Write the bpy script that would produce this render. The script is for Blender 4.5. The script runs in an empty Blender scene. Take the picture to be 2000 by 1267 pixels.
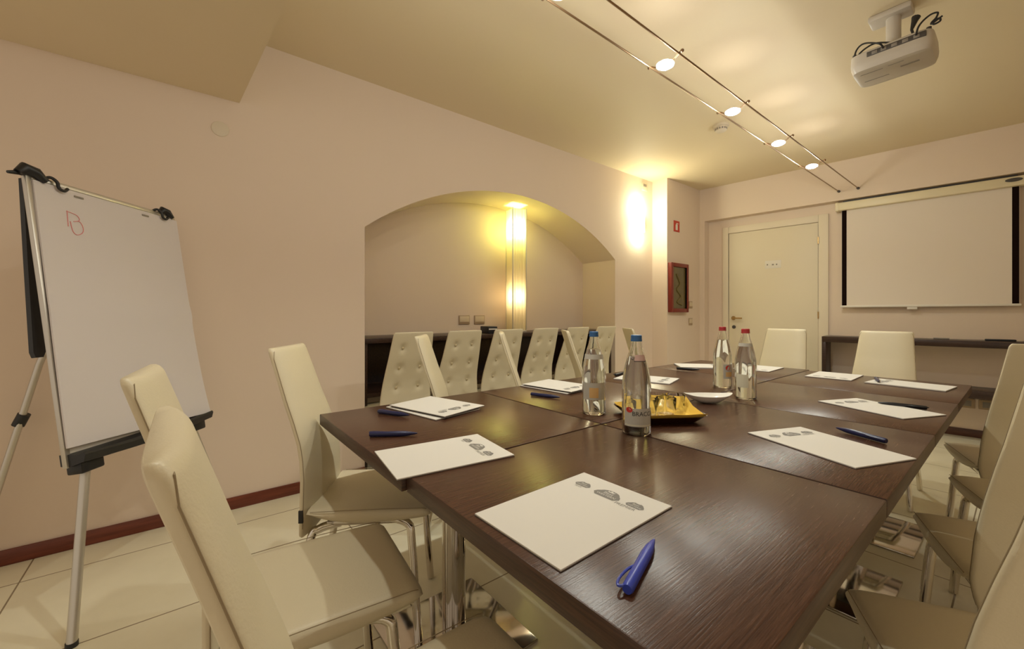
import bpy, bmesh, math, random
from mathutils import Vector, Matrix
R = math.radians
S = bpy.context.scene
C = S.collection
random.seed(4)

# ------------------------------------------------------------------ camera, world, exposure
CAM_YAW = 51.4
cam = bpy.data.objects.new('camera', bpy.data.cameras.new('camera'))
C.objects.link(cam)
cam.location = (0, 0, 1.10)
cam.rotation_euler = (R(90), 0, R(CAM_YAW))
cam.data.sensor_width = 36
cam.data.lens = 14.4
cam.data.shift_y = -0.01025
cam.data.clip_start = 0.02
S.camera = cam
S.view_settings.view_transform = 'Standard'
S.view_settings.look = 'None'
S.view_settings.gamma = 1
S.view_settings.use_curve_mapping = False
S.view_settings.exposure = 0.06
S.cycles.max_bounces = 28; S.cycles.transmission_bounces = 28; S.cycles.glossy_bounces = 8
w = bpy.data.worlds.new('world'); S.world = w
w.use_nodes = True
w.node_tree.nodes['Background'].inputs[0].default_value = (1.0, 0.83, 0.64, 1)
w.node_tree.nodes['Background'].inputs[1].default_value = 0.58

TRACK_W = 4.6      # all-round light of one track lamp
SPOT_W = 17.0      # its downward beam
SCONCE_W = 7.0
PAPER_W = 7.5
LAMP_COL = (0.97, 1.0, 0.89)
GREENISH = (0.84, 1.0, 0.36)

# ------------------------------------------------------------------ materials
def mat(name, col, rough=0.5, metal=0.0, spec=0.5, noise=None, bump=None, **kw):
    m = bpy.data.materials.new(name); m.use_nodes = True
    nt = m.node_tree; b = nt.nodes['Principled BSDF']
    b.inputs['Base Color'].default_value = (*col, 1)
    b.inputs['Roughness'].default_value = rough
    b.inputs['Metallic'].default_value = metal
    b.inputs['Specular IOR Level'].default_value = spec
    for k, v in kw.items():
        b.inputs[k].default_value = v
    tc = nt.nodes.new('ShaderNodeTexCoord')
    if noise:                                   # (scale, second colour)
        n = nt.nodes.new('ShaderNodeTexNoise'); n.inputs['Scale'].default_value = noise[0]
        n.inputs['Detail'].default_value = 4
        nt.links.new(tc.outputs['Object'], n.inputs['Vector'])
        mx = nt.nodes.new('ShaderNodeMix'); mx.data_type = 'RGBA'
        mx.inputs[6].default_value = (*col, 1); mx.inputs[7].default_value = (*noise[1], 1)
        nt.links.new(n.outputs['Fac'], mx.inputs[0]); nt.links.new(mx.outputs[2], b.inputs['Base Color'])
    if bump:                                    # (scale, strength, distance)
        n = nt.nodes.new('ShaderNodeTexNoise'); n.inputs['Scale'].default_value = bump[0]
        n.inputs['Detail'].default_value = 3
        nt.links.new(tc.outputs['Object'], n.inputs['Vector'])
        bp = nt.nodes.new('ShaderNodeBump'); bp.inputs['Strength'].default_value = bump[1]
        bp.inputs['Distance'].default_value = bump[2]
        nt.links.new(n.outputs['Fac'], bp.inputs['Height']); nt.links.new(bp.outputs['Normal'], b.inputs['Normal'])
    return m

def emit(name, col, strength):
    m = bpy.data.materials.new(name); m.use_nodes = True
    b = m.node_tree.nodes['Principled BSDF']
    b.inputs['Base Color'].default_value = (0.9, 0.9, 0.9, 1)
    b.inputs['Emission Color'].default_value = (*col, 1)
    b.inputs['Emission Strength'].default_value = strength
    return m

def wood(name, c1, c2, stretch, rough, bstr, bdist, spec=0.5, rvar=0.0):
    m = bpy.data.materials.new(name); m.use_nodes = True
    nt = m.node_tree; b = nt.nodes['Principled BSDF']
    b.inputs['Specular IOR Level'].default_value = spec
    tc = nt.nodes.new('ShaderNodeTexCoord'); mp = nt.nodes.new('ShaderNodeMapping')
    mp.inputs['Scale'].default_value = stretch
    nt.links.new(tc.outputs['Object'], mp.inputs['Vector'])
    n = nt.nodes.new('ShaderNodeTexNoise'); n.inputs['Scale'].default_value = 1.0
    n.inputs['Detail'].default_value = 5; n.inputs['Roughness'].default_value = 0.6
    nt.links.new(mp.outputs['Vector'], n.inputs['Vector'])
    cr = nt.nodes.new('ShaderNodeValToRGB')
    cr.color_ramp.elements[0].position = 0.35; cr.color_ramp.elements[0].color = (*c1, 1)
    cr.color_ramp.elements[1].position = 0.68; cr.color_ramp.elements[1].color = (*c2, 1)
    nt.links.new(n.outputs['Fac'], cr.inputs['Fac']); nt.links.new(cr.outputs['Color'], b.inputs['Base Color'])
    mr = nt.nodes.new('ShaderNodeMapRange')
    mr.inputs['To Min'].default_value = rough - rvar; mr.inputs['To Max'].default_value = rough + rvar
    nt.links.new(n.outputs['Fac'], mr.inputs['Value']); nt.links.new(mr.outputs['Result'], b.inputs['Roughness'])
    bp = nt.nodes.new('ShaderNodeBump'); bp.inputs['Strength'].default_value = bstr; bp.inputs['Distance'].default_value = bdist
    nt.links.new(n.outputs['Fac'], bp.inputs['Height']); nt.links.new(bp.outputs['Normal'], b.inputs['Normal'])
    return m

def glass(name, col, ior, rough=0.0):
    m = bpy.data.materials.new(name); m.use_nodes = True
    b = m.node_tree.nodes['Principled BSDF']
    b.inputs['Base Color'].default_value = (*col, 1); b.inputs['Transmission Weight'].default_value = 1
    b.inputs['IOR'].default_value = ior; b.inputs['Roughness'].default_value = rough
    return m

M = {}
M['wall'] = mat('wall_paint', (0.79, 0.655, 0.54), 0.75, spec=0.25, noise=(2.0, (0.77, 0.635, 0.52)), bump=(180, 0.08, 0.002))
M['ceil'] = mat('ceiling_paint', (0.78, 0.66, 0.46), 0.62, spec=0.3, noise=(1.5, (0.76, 0.64, 0.445)))
M['cream'] = mat('cream_leather', (0.69, 0.605, 0.435), 0.42, spec=0.42, noise=(3.0, (0.66, 0.575, 0.41)), bump=(240, 0.25, 0.0015))
M['seam'] = mat('stitching', (0.30, 0.23, 0.14), 0.8)
M['button'] = mat('button_leather', (0.50, 0.40, 0.24), 0.45)
M['tag'] = mat('black_tag', (0.02, 0.018, 0.015), 0.6)
M['chrome'] = mat('chrome', (0.72, 0.68, 0.62), 0.12, 1.0)
M['steel'] = mat('polished_steel', (0.55, 0.51, 0.46), 0.09, 1.0)
M['alu'] = mat('matt_aluminium', (0.62, 0.59, 0.54), 0.38, 0.85)
M['black'] = mat('black_plastic', (0.012, 0.012, 0.014), 0.42)
M['paper'] = mat('white_paper', (0.69, 0.655, 0.61), 0.75, spec=0.2)
M['flip'] = mat('flipchart_paper', (0.72, 0.665, 0.67), 0.8, spec=0.15, noise=(1.2, (0.695, 0.645, 0.65)))
M['ink'] = mat('grey_print', (0.20, 0.185, 0.17), 0.7)
M['red_ink'] = mat('red_marker', (0.75, 0.28, 0.28), 0.8)
M['backing'] = mat('grey_card', (0.10, 0.085, 0.08), 0.7)
M['pen_blue'] = mat('blue_pen_plastic', (0.035, 0.06, 0.42), 0.3)
M['pen_dark'] = mat('navy_pen_plastic', (0.012, 0.015, 0.075), 0.3)
M['pen_black'] = mat('black_pen_plastic', (0.01, 0.01, 0.014), 0.3)
M['table'] = wood('wenge_veneer', (0.046, 0.018, 0.010), (0.098, 0.042, 0.023), (430, 13, 430), 0.26, 0.32, 0.0008, 0.37, 0.04)
M['tedge'] = wood('wenge_edge', (0.030, 0.012, 0.007), (0.075, 0.032, 0.018), (9, 9, 260), 0.35, 0.12, 0.001)
M['console'] = wood('dark_wenge', (0.022, 0.010, 0.007), (0.055, 0.026, 0.017), (4, 90, 90), 0.32, 0.1, 0.001)
M['base'] = wood('cherry_skirting', (0.115, 0.022, 0.010), (0.20, 0.046, 0.022), (60, 4, 60), 0.35, 0.05, 0.001)
M['basefar'] = wood('brown_skirting', (0.06, 0.020, 0.012), (0.11, 0.04, 0.022), (4, 60, 60), 0.35, 0.05, 0.001)
M['doorw'] = mat('door_lacquer', (0.78, 0.69, 0.53), 0.42, spec=0.4)
M['jamb'] = mat('door_lacquer_frame', (0.80, 0.70, 0.55), 0.45, spec=0.4)
M['plast'] = mat('cream_plastic', (0.72, 0.62, 0.48), 0.45)
M['white'] = mat('white_plastic', (0.80, 0.75, 0.68), 0.4)
M['proj'] = mat('projector_plastic', (0.56, 0.50, 0.43), 0.38, noise=(6, (0.54, 0.48, 0.41)))
M['greyp'] = mat('grey_plastic', (0.25, 0.22, 0.19), 0.5)
M['dim'] = mat('dark_grey_plastic', (0.07, 0.06, 0.055), 0.5)
M['screen'] = mat('screen_cloth', (0.80, 0.71, 0.63), 0.85, spec=0.1)
M['case'] = mat('screen_case', (0.80, 0.70, 0.49), 0.4)
M['red'] = mat('red_enamel', (0.20, 0.020, 0.012), 0.38)
M['border'] = mat('black_screen_border', (0.012, 0.006, 0.005), 0.95, spec=0.05)
M['redsign'] = mat('red_sign', (0.55, 0.05, 0.03), 0.5)
M['firewin'] = mat('cabinet_window', (0.085, 0.05, 0.025), 0.15, noise=(9, (0.16, 0.13, 0.04)))
M['hose'] = mat('fire_hose', (0.15, 0.11, 0.03), 0.7)
M['capblue'] = mat('blue_cap', (0.02, 0.11, 0.30), 0.35)
M['capred'] = mat('red_cap', (0.42, 0.025, 0.03), 0.35)
M['brass'] = mat('brass', (0.55, 0.38, 0.18), 0.25, 1.0)
M['darkmetal'] = mat('bronze_rod', (0.30, 0.19, 0.11), 0.3, 0.9)
M['trayd'] = mat('lacquer_tray', (0.055, 0.016, 0.012), 0.25)
M['napkin'] = mat('yellow_napkin', (0.85, 0.55, 0.085), 0.85, bump=(60, 0.2, 0.002))
M['dish'] = mat('porcelain', (0.85, 0.82, 0.77), 0.15)
M['bglass'] = glass('bottle_glass', (0.96, 0.97, 0.95), 1.45)
M['water'] = glass('water', (0.98, 0.99, 0.98), 1.33)
M['tglass'] = glass('tumbler_glass', (0.98, 0.98, 0.97), 1.34)
M['label'] = mat('bottle_label', (0.50, 0.48, 0.43), 0.5)
M['labelp'] = mat('pink_neck_label', (0.60, 0.40, 0.36), 0.5)
M['labelw'] = mat('pale_label', (0.66, 0.63, 0.50), 0.5)
M['labelo'] = mat('orange_label', (0.70, 0.44, 0.18), 0.5)
M['labelr'] = mat('red_emblem', (0.55, 0.03, 0.02), 0.5)
M['inkb'] = mat('black_print', (0.02, 0.02, 0.02), 0.6)
M['lampglass'] = emit('lamp_disc', (1.0, 0.95, 0.90), 40)
M['sconceglow'] = emit('sconce_shade', (1.0, 0.97, 0.72), 9)
M['bulb'] = emit('bulb', (1.0, 0.93, 0.7), 20)
# pleated paper of the column lamp: light passes through
pm = bpy.data.materials.new('pleated_paper'); pm.use_nodes = True
nt = pm.node_tree; nt.nodes.remove(nt.nodes['Principled BSDF'])
di = nt.nodes.new('ShaderNodeBsdfDiffuse'); di.inputs[0].default_value = (0.82, 0.72, 0.5, 1)
tr = nt.nodes.new('ShaderNodeBsdfTranslucent'); tr.inputs[0].default_value = (0.85, 0.76, 0.52, 1)
mx = nt.nodes.new('ShaderNodeMixShader'); mx.inputs[0].default_value = 0.5
nt.links.new(di.outputs[0], mx.inputs[1]); nt.links.new(tr.outputs[0], mx.inputs[2])
nt.links.new(mx.outputs[0], nt.nodes['Material Output'].inputs[0]); M['pleat'] = pm
# floor tiles
fm = bpy.data.materials.new('floor_tile'); fm.use_nodes = True
nt = fm.node_tree; b = nt.nodes['Principled BSDF']
tc = nt.nodes.new('ShaderNodeTexCoord'); mp = nt.nodes.new('ShaderNodeMapping')
mp.inputs['Location'].default_value = (1.97 + 0.0015, 0.53 + 0.0015, 0)
nt.links.new(tc.outputs['Object'], mp.inputs['Vector'])
br = nt.nodes.new('ShaderNodeTexBrick'); br.offset = 0; br.squash = 1
br.inputs['Scale'].default_value = 1; br.inputs['Brick Width'].default_value = 0.6; br.inputs['Row Height'].default_value = 0.6
br.inputs['Mortar Size'].default_value = 0.003; br.inputs['Mortar Smooth'].default_value = 0.1
br.inputs['Color1'].default_value = (0.86, 0.81, 0.63, 1); br.inputs['Color2'].default_value = (0.84, 0.79, 0.61, 1)
br.inputs['Mortar'].default_value = (0.30, 0.24, 0.16, 1)
nt.links.new(mp.outputs['Vector'], br.inputs['Vector'])
n = nt.nodes.new('ShaderNodeTexNoise'); n.inputs['Scale'].default_value = 3; n.inputs['Detail'].default_value = 6
nt.links.new(tc.outputs['Object'], n.inputs['Vector'])
mxx = nt.nodes.new('ShaderNodeMix'); mxx.data_type = 'RGBA'; mxx.blend_type = 'MULTIPLY'; mxx.inputs[0].default_value = 0.35
cr = nt.nodes.new('ShaderNodeValToRGB'); cr.color_ramp.elements[0].color = (0.75, 0.72, 0.66, 1); cr.color_ramp.elements[1].color = (1, 1, 1, 1)
cr.color_ramp.elements[0].position = 0.3; cr.color_ramp.elements[1].position = 0.6
nt.links.new(n.outputs['Fac'], cr.inputs['Fac'])
nt.links.new(br.outputs['Color'], mxx.inputs[6]); nt.links.new(cr.outputs['Color'], mxx.inputs[7])
nt.links.new(mxx.outputs[2], b.inputs['Base Color'])
b.inputs['Roughness'].default_value = 0.24; b.inputs['Specular IOR Level'].default_value = 0.45
M['floor'] = fm

# ------------------------------------------------------------------ helpers
def obj(name, bm, m, parent=None, smooth=True, angle=35):
    me = bpy.data.meshes.new(name)
    bmesh.ops.remove_doubles(bm, verts=bm.verts, dist=1e-6)
    bmesh.ops.recalc_face_normals(bm, faces=bm.faces)
    bm.to_mesh(me); bm.free()
    for mm in (m if isinstance(m, (list, tuple)) else [m]):
        me.materials.append(mm)
    if smooth:
        me.shade_smooth()
        me.set_sharp_from_angle(angle=R(angle))
    o = bpy.data.objects.new(name, me); C.objects.link(o)
    if parent: o.parent = parent
    return o

def thing(name, label, cat, loc=(0, 0, 0), rz=0, group=None):
    o = bpy.data.objects.new(name, None); C.objects.link(o)
    o.empty_display_size = 0.05
    o.location = loc; o.rotation_euler = (0, 0, rz)
    return tag(o, label, cat, group)

def tag(o, label, cat, group=None):
    o['label'] = label; o['category'] = cat
    if group: o['group'] = group
    return o

def struct(o):
    o['kind'] = 'structure'; return o

def dup(root, loc, rz, label, group=None):
    r = root.copy(); C.objects.link(r); r.location = loc; r.rotation_euler = (0, 0, rz); r['label'] = label
    if group: r['group'] = group
    for ch in list(root.children):
        c = ch.copy(); C.objects.link(c); c.parent = r
        for g in list(ch.children):
            d = g.copy(); C.objects.link(d); d.parent = c
    return r

def box(bm, lo, hi, bev=0.0, seg=2, mi=0):
    vs = [bm.verts.new((x, y, z)) for x in (lo[0], hi[0]) for y in (lo[1], hi[1]) for z in (lo[2], hi[2])]
    idx = [(0, 1, 3, 2), (4, 6, 7, 5), (0, 4, 5, 1), (2, 3, 7, 6), (0, 2, 6, 4), (1, 5, 7, 3)]
    fs = [bm.faces.new([vs[i] for i in f]) for f in idx]
    for f in fs: f.material_index = mi
    if bev > 0:
        es = list({e for f in fs for e in f.edges})
        r = bmesh.ops.bevel(bm, geom=es, offset=bev, segments=seg, affect='EDGES', profile=0.5)
        for f in r['faces']: f.material_index = mi
    return bm

def bx(lo, hi, bev=0.0, seg=2):
    return box(bmesh.new(), lo, hi, bev, seg)

def tube(bm, pts, rad, n=12, cap=True, closed=False):
    pts = [Vector(p) for p in pts]; rings = []
    N = len(pts)
    rads = rad if isinstance(rad, (list, tuple)) else [rad] * N
    up = None
    for i, p in enumerate(pts):
        if closed: t = (pts[(i + 1) % N] - pts[i - 1])
        else: t = (pts[min(i + 1, N - 1)] - pts[max(i - 1, 0)])
        t.normalize()
        if up is None:
            up = t.orthogonal().normalized()
        else:
            up = (up - t * up.dot(t)).normalized()
        s = t.cross(up)
        rings.append([bm.verts.new(p + (up * math.cos(2 * math.pi * k / n) + s * math.sin(2 * math.pi * k / n)) * rads[i]) for k in range(n)])
    L = N if closed else N - 1
    for i in range(L):
        a, b2 = rings[i], rings[(i + 1) % N]
        for k in range(n):
            bm.faces.new((a[k], a[(k + 1) % n], b2[(k + 1) % n], b2[k]))
    if cap and not closed:
        bm.faces.new(rings[0][::-1]); bm.faces.new(rings[-1])
    return bm

def lathe(bm, prof, n=32, c=(0, 0, 0), cap=(False, False)):
    rings = []
    for r, z in prof:
        if r < 1e-5: rings.append([bm.verts.new((c[0], c[1], c[2] + z))])
        else: rings.append([bm.verts.new((c[0] + r * math.cos(2 * math.pi * k / n), c[1] + r * math.sin(2 * math.pi * k / n), c[2] + z)) for k in range(n)])
    for a, b2 in zip(rings, rings[1:]):
        for k in range(n):
            q = [a[k % len(a)], a[(k + 1) % n % len(a)], b2[(k + 1) % n % len(b2)], b2[k % len(b2)]]
            u = []
            for v in q:
                if v not in u: u.append(v)
            if len(u) > 2: bm.faces.new(u)
    return bm

def loft(bm, rings, caps=True):
    vr = [[bm.verts.new(p) for p in r] for r in rings]
    n = len(rings[0])
    for a, b2 in zip(vr, vr[1:]):
        for k in range(n):
            bm.faces.new((a[k], a[(k + 1) % n], b2[(k + 1) % n], b2[k]))
    if caps:
        bm.faces.new(vr[0][::-1]); bm.faces.new(vr[-1])
    return bm

def poly(bm, pts, mi=0):
    f = bm.faces.new([bm.verts.new(p) for p in pts]); f.material_index = mi
    return f

def prism(bm, pts2, z0, z1):
    a = [bm.verts.new((x, y, z0)) for x, y in pts2]; b2 = [bm.verts.new((x, y, z1)) for x, y in pts2]
    n = len(a)
    bm.faces.new(a[::-1]); bm.faces.new(b2)
    for i in range(n):
        bm.faces.new((a[i], a[(i + 1) % n], b2[(i + 1) % n], b2[i]))
    return bm

def smoothpts(ctrl, k=6, closed=False):
    P = [Vector(p) for p in ctrl]; out = []; n = len(P)
    rng = range(n if closed else n - 1)
    for i in rng:
        p0 = P[i - 1] if (closed or i > 0) else P[0]
        p1 = P[i]; p2 = P[(i + 1) % n]
        p3 = P[(i + 2) % n] if (closed or i + 2 < n) else P[-1]
        for j in range(k):
            t = j / k
            out.append(0.5 * ((2 * p1) + (p2 - p0) * t + (2 * p0 - 5 * p1 + 4 * p2 - p3) * t * t + (3 * p1 - p0 - 3 * p2 + p3) * t ** 3))
    if not closed: out.append(P[-1])
    return out

def text_into(bm, s, size, M4, mi=0, extrude=0.0):
    cu = bpy.data.curves.new('lettering', 'FONT'); cu.body = s; cu.size = size; cu.extrude = extrude
    cu.align_x = 'CENTER'; cu.align_y = 'CENTER'; cu.resolution_u = 3
    o = bpy.data.objects.new('lettering', cu); C.objects.link(o)
    dg = bpy.context.evaluated_depsgraph_get(); dg.update()
    me = bpy.data.meshes.new_from_object(o.evaluated_get(dg))
    bpy.data.objects.remove(o); bpy.data.curves.remove(cu)
    n0 = len(bm.verts); f0 = len(bm.faces)
    bm.from_mesh(me); bpy.data.meshes.remove(me)
    bm.verts.ensure_lookup_table(); bm.faces.ensure_lookup_table()
    for v in bm.verts[n0:]: v.co = M4 @ v.co
    for f in bm.faces[f0:]: f.material_index = mi

def lerp_tab(tab, z):
    for (a, va), (b2, vb) in zip(tab, tab[1:]):
        if z <= b2:
            t = (z - a) / (b2 - a); t = max(0, min(1, t)); return va + (vb - va) * t
    return tab[-1][1]

# ------------------------------------------------------------------ room shell
H = 2.68
XL, XR, YB = -2.79, 1.75, -1.75
NY0, NY1, NX = 0.951, 3.667, -3.257
XP = -2.596                                   # wall beyond the pilaster edge
YP = 4.38
def far(x, c):                                # far wall runs slightly skew: y on plane c at x
    return (c + 0.10521674 * x) / 0.99444931
CB, CR = 5.386, 5.50                          # bulkhead face, recessed wall face

bm = bmesh.new(); poly(bm, [(-3.4, -1.9, 0), (2.0, -1.9, 0), (2.0, 6.0, 0), (-3.4, 6.0, 0)])
struct(obj('floor', bm, M['floor'], smooth=False))
bm = bmesh.new(); poly(bm, [(-3.4, -1.9, H), (-3.4, 6.0, H), (2.0, 6.0, H), (2.0, -1.9, H)])
struct(obj('ceiling', bm, M['ceil'], smooth=False))

w2 = (NY1 - NY0) / 2; rise = 0.46; RR = (w2 * w2 + rise * rise) / (2 * rise); ZS = 1.69; YC = (NY0 + NY1) / 2
def arch(y): return ZS + math.sqrt(max(0, RR * RR - (y - YC) ** 2)) - (RR - rise)
bm = bmesh.new()
poly(bm, [(XL, YB, 0), (XL, NY0, 0), (XL, NY0, H), (XL, YB, H)])
poly(bm, [(XL, NY1, 0), (XL, YP, 0), (XL, YP, H), (XL, NY1, H)])
NS = 48
ys = [NY0 + (NY1 - NY0) * i / NS for i in range(NS + 1)]
for a, b2 in zip(ys, ys[1:]):
    poly(bm, [(XL, a, arch(a)), (XL, b2, arch(b2)), (XL, b2, H), (XL, a, H)])
poly(bm, [(XL, YP, 0), (XP, YP, 0), (XP, YP, H), (XL, YP, H)])
poly(bm, [(XP, YP, 0), (XP, 5.9, 0), (XP, 5.9, H), (XP, YP, H)])
struct(obj('wall_left', bm, M['wall'], smooth=False))
bm = bmesh.new()
for a, b2 in zip(ys, ys[1:]):
    poly(bm, [(XL, a, arch(a)), (NX, a, arch(a)), (NX, b2, arch(b2)), (XL, b2, arch(b2))])
    poly(bm, [(NX, a, 0), (NX, b2, 0), (NX, b2, arch(b2)), (NX, a, arch(a))])
for y in (NY0, NY1):
    poly(bm, [(XL, y, 0), (NX, y, 0), (NX, y, ZS), (XL, y, ZS)])
struct(obj('wall_niche', bm, M['wall'], smooth=True, angle=20))
bm = bmesh.new()
ZB = 2.275; XJ = -2.535
poly(bm, [(XP, far(XP, CB), ZB), (XR, far(XR, CB), ZB), (XR, far(XR, CB), H), (XP, far(XP, CB), H)])
poly(bm, [(XP, far(XP, CB), ZB), (XR, far(XR, CB), ZB), (XR, far(XR, CR), ZB), (XP, far(XP, CR), ZB)])
poly(bm, [(XP, far(XP, CB), 0), (XJ, far(XJ, CB), 0), (XJ, far(XJ, CB), ZB), (XP, far(XP, CB), ZB)])
poly(bm, [(XJ, far(XJ, CB), 0), (XJ, far(XJ, CR), 0), (XJ, far(XJ, CR), ZB), (XJ, far(XJ, CB), ZB)])
poly(bm, [(XJ, far(XJ, CR), 0), (XR, far(XR, CR), 0), (XR, far(XR, CR), ZB), (XJ, far(XJ, CR), ZB)])
struct(obj('wall_far', bm, M['wall'], smooth=False))
bm = bmesh.new(); poly(bm, [(XR, 1.2, 0), (XR, 6.0, 0), (XR, 6.0, H), (XR, 1.2, H)])
struct(obj('wall_right', bm, M['wall'], smooth=False))
# dropped soffit above the flip chart
bm = prism(bmesh.new(), [(XL, -1.75), (-1.70, -1.75), (-1.70, 0.31), (XL, 0.242)], 2.30, H)
struct(obj('trim_1', bm, M['ceil'], smooth=False))
# skirting
bm = bmesh.new()
box(bm, (XL, YB, 0), (XL + 0.012, NY0, 0.068), 0.003)
box(bm, (XL, NY1, 0), (XL + 0.012, YP, 0.068), 0.003)
box(bm, (XL, YP - 0.012, 0), (XP, YP, 0.068), 0.003)
box(bm, (XP, YP - 0.012, 0), (XP + 0.012, 5.1, 0.068), 0.003)
struct(obj('baseboard_left', bm, M['base']))
SK = math.atan2(0.10521674, 0.99444931)
def farframe(x, c):                            # local x along the far wall, y into the wall
    return Matrix.Translation((x, far(x, c), 0)) @ Matrix.Rotation(SK, 4, 'Z')
bm = bx((0, -0.012, 0), (3.1, 0, 0.07), 0.003); bm.transform(farframe(-1.33, CR))
struct(obj('baseboard_far', bm, M['basefar']))

# ------------------------------------------------------------------ door in the far wall
DX = -2.362
d = bpy.data.objects.new('door_1', None); C.objects.link(d); struct(d)
d.matrix_world = farframe(DX, CR)
tag(d, 'cream white door with lever handle in the recess of the far wall', 'door')
DW, DH, FR = 0.935, 2.10, 0.075
bm = bmesh.new()
box(bm, (-0.004, -0.020, 0), (FR - 0.012, 0.0, DH + FR), 0.004)
box(bm, (FR + DW - 0.012 - 0.03, -0.020, 0), (2 * FR + DW - 0.03, 0.0, DH + FR), 0.004)
box(bm, (FR - 0.012, -0.020, DH - 0.004), (FR + DW - 0.03 - 0.012, 0.0, DH + FR), 0.004)
obj('door_frame', bm, M['jamb'], d)
lf = obj('door_leaf', bx((FR - 0.008, -0.010, 0.006), (FR + DW - 0.046, -0.001, DH - 0.008), 0.002), M['doorw'], d)
bm = bmesh.new()
bm2 = bmesh.new()
lathe(bm2, [(0, 0), (0.024, 0), (0.024, 0.008), (0, 0.008)], 20); bm2.transform(Matrix.Translation((FR + 0.045, -0.010, 1.05)) @ Matrix.Rotation(R(90), 4, 'X'))
tube(bm2, smoothpts([(FR + 0.045, -0.012, 1.05), (FR + 0.045, -0.045, 1.05), (FR + 0.065, -0.052, 1.05), (FR + 0.15, -0.050, 1.048)], 5), 0.009, 10)
obj('handle', bm2, M['brass'], d)
bm2 = bmesh.new()
lathe(bm2, [(0, 0), (0.021, 0), (0.021, 0.006), (0, 0.006)], 20); bm2.transform(Matrix.Translation((FR + 0.05, -0.010, 0.94)) @ Matrix.Rotation(R(90), 4, 'X'))
obj('keyhole_plate', bm2, M['dim'], d)
for hz in (1.86, 1.05, 0.25):
    obj('hinge', tube(bmesh.new(), [(FR + DW - 0.043, -0.017, hz), (FR + DW - 0.043, -0.017, hz + 0.075)], 0.007, 10), M['brass'], d)
bm = bx((0.46, -0.0125, 1.63), (0.62, -0.0098, 1.72), 0.001)
sg = obj('sign_plate', bm, M['white'], d)
bm = bmesh.new()
for i, (u, v, a) in enumerate([(0.478, 1.675, 0.013), (0.53, 1.672, 0.02), (0.57, 1.672, 0.014)]):
    box(bm, (u, -0.0132, v - 0.008), (u + a, -0.0124, v + 0.008))
obj('sign_print', bm, M['greyp'], sg)

# ------------------------------------------------------------------ tables
def table(label, x0, y0, wx, wy):
    cx, cy = x0 + wx / 2, y0 + wy / 2
    t = thing('meeting_table', label, 'table', (cx, cy, 0), 0, 'square tables pushed together')
    q = bx((-wx / 2, -wy / 2, 0.702), (wx / 2, wy / 2, 0.740), 0.0025, 2)
    for f in q.faces: f.material_index = 1 if abs(f.normal.z) < 0.5 else 0
    obj('tabletop', q, [M['table'], M['tedge']], t)
    obj('column', lathe(bmesh.new(), [(0, 0.008), (0.04, 0.008), (0.04, 0.702), (0, 0.702)], 36), M['steel'], t)
    obj('base_plate', bx((-0.205, -0.205, 0), (0.205, 0.205, 0.010), 0.003), M['steel'], t)
    bm = lathe(bmesh.new(), [(0, 0.695), (0.12, 0.695), (0.12, 0.702), (0, 0.702)], 24)
    obj('top_flange', bm, M['dim'], t)
    return t
rowname = ['nearest the flip chart', 'second from the flip chart', 'third from the flip chart', 'at the far end']
for k in range(4):
    table('square dark wood table in the niche-side row, %s' % rowname[k], -1.582, 0.378 + 0.695 * k, 0.713, 0.689)
rown2 = ['under the bright blue pen', 'under the navy pen', 'under the half hidden black pen', 'nearest the projector screen']
for k in range(4):
    table('dark wood table in the row away from the niche, %s' % rown2[k], -0.863, 0.387 + 0.68 * k, 0.696, 0.674)

# ------------------------------------------------------------------ chairs
CH_H = 0.985
def ring_se(cx, cy, hw, ht, n=44, ex=5.0, bulge=0.0):
    raw = []
    for k in range(400):
        a = 2 * math.pi * k / 400; c, s = math.cos(a), math.sin(a)
        raw.append((hw * math.copysign(abs(c) ** (2 / ex), c), ht * math.copysign(abs(s) ** (2 / ex), s)))
    raw.append(raw[0]); acc = [0.0]
    for p, q in zip(raw, raw[1:]): acc.append(acc[-1] + math.hypot(q[0] - p[0], q[1] - p[1]))
    out = []; j = 0
    for k in range(n):                         # even spacing round the outline
        d_ = acc[-1] * k / n
        while acc[j + 1] < d_: j += 1
        t = (d_ - acc[j]) / max(1e-9, acc[j + 1] - acc[j])
        x = raw[j][0] + (raw[j + 1][0] - raw[j][0]) * t; y = raw[j][1] + (raw[j + 1][1] - raw[j][1]) * t
        if y > 0: y += bulge * (1 - (x / hw) ** 4)
        out.append((cx + x, cy + y))
    return out
BACK_Y = [(0.36, -0.178), (0.45, -0.168), (0.56, -0.169), (0.62, -0.175), (0.67, -0.185), (0.74, -0.208), (0.81, -0.234), (0.90, -0.263), (0.985, -0.291), (1.0, -0.296)]
BACK_W = [(0.36, 0.162), (0.42, 0.177), (0.46, 0.182), (0.56, 0.174), (0.67, 0.161), (0.81, 0.148), (0.985, 0.133), (1.0, 0.132)]
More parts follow.
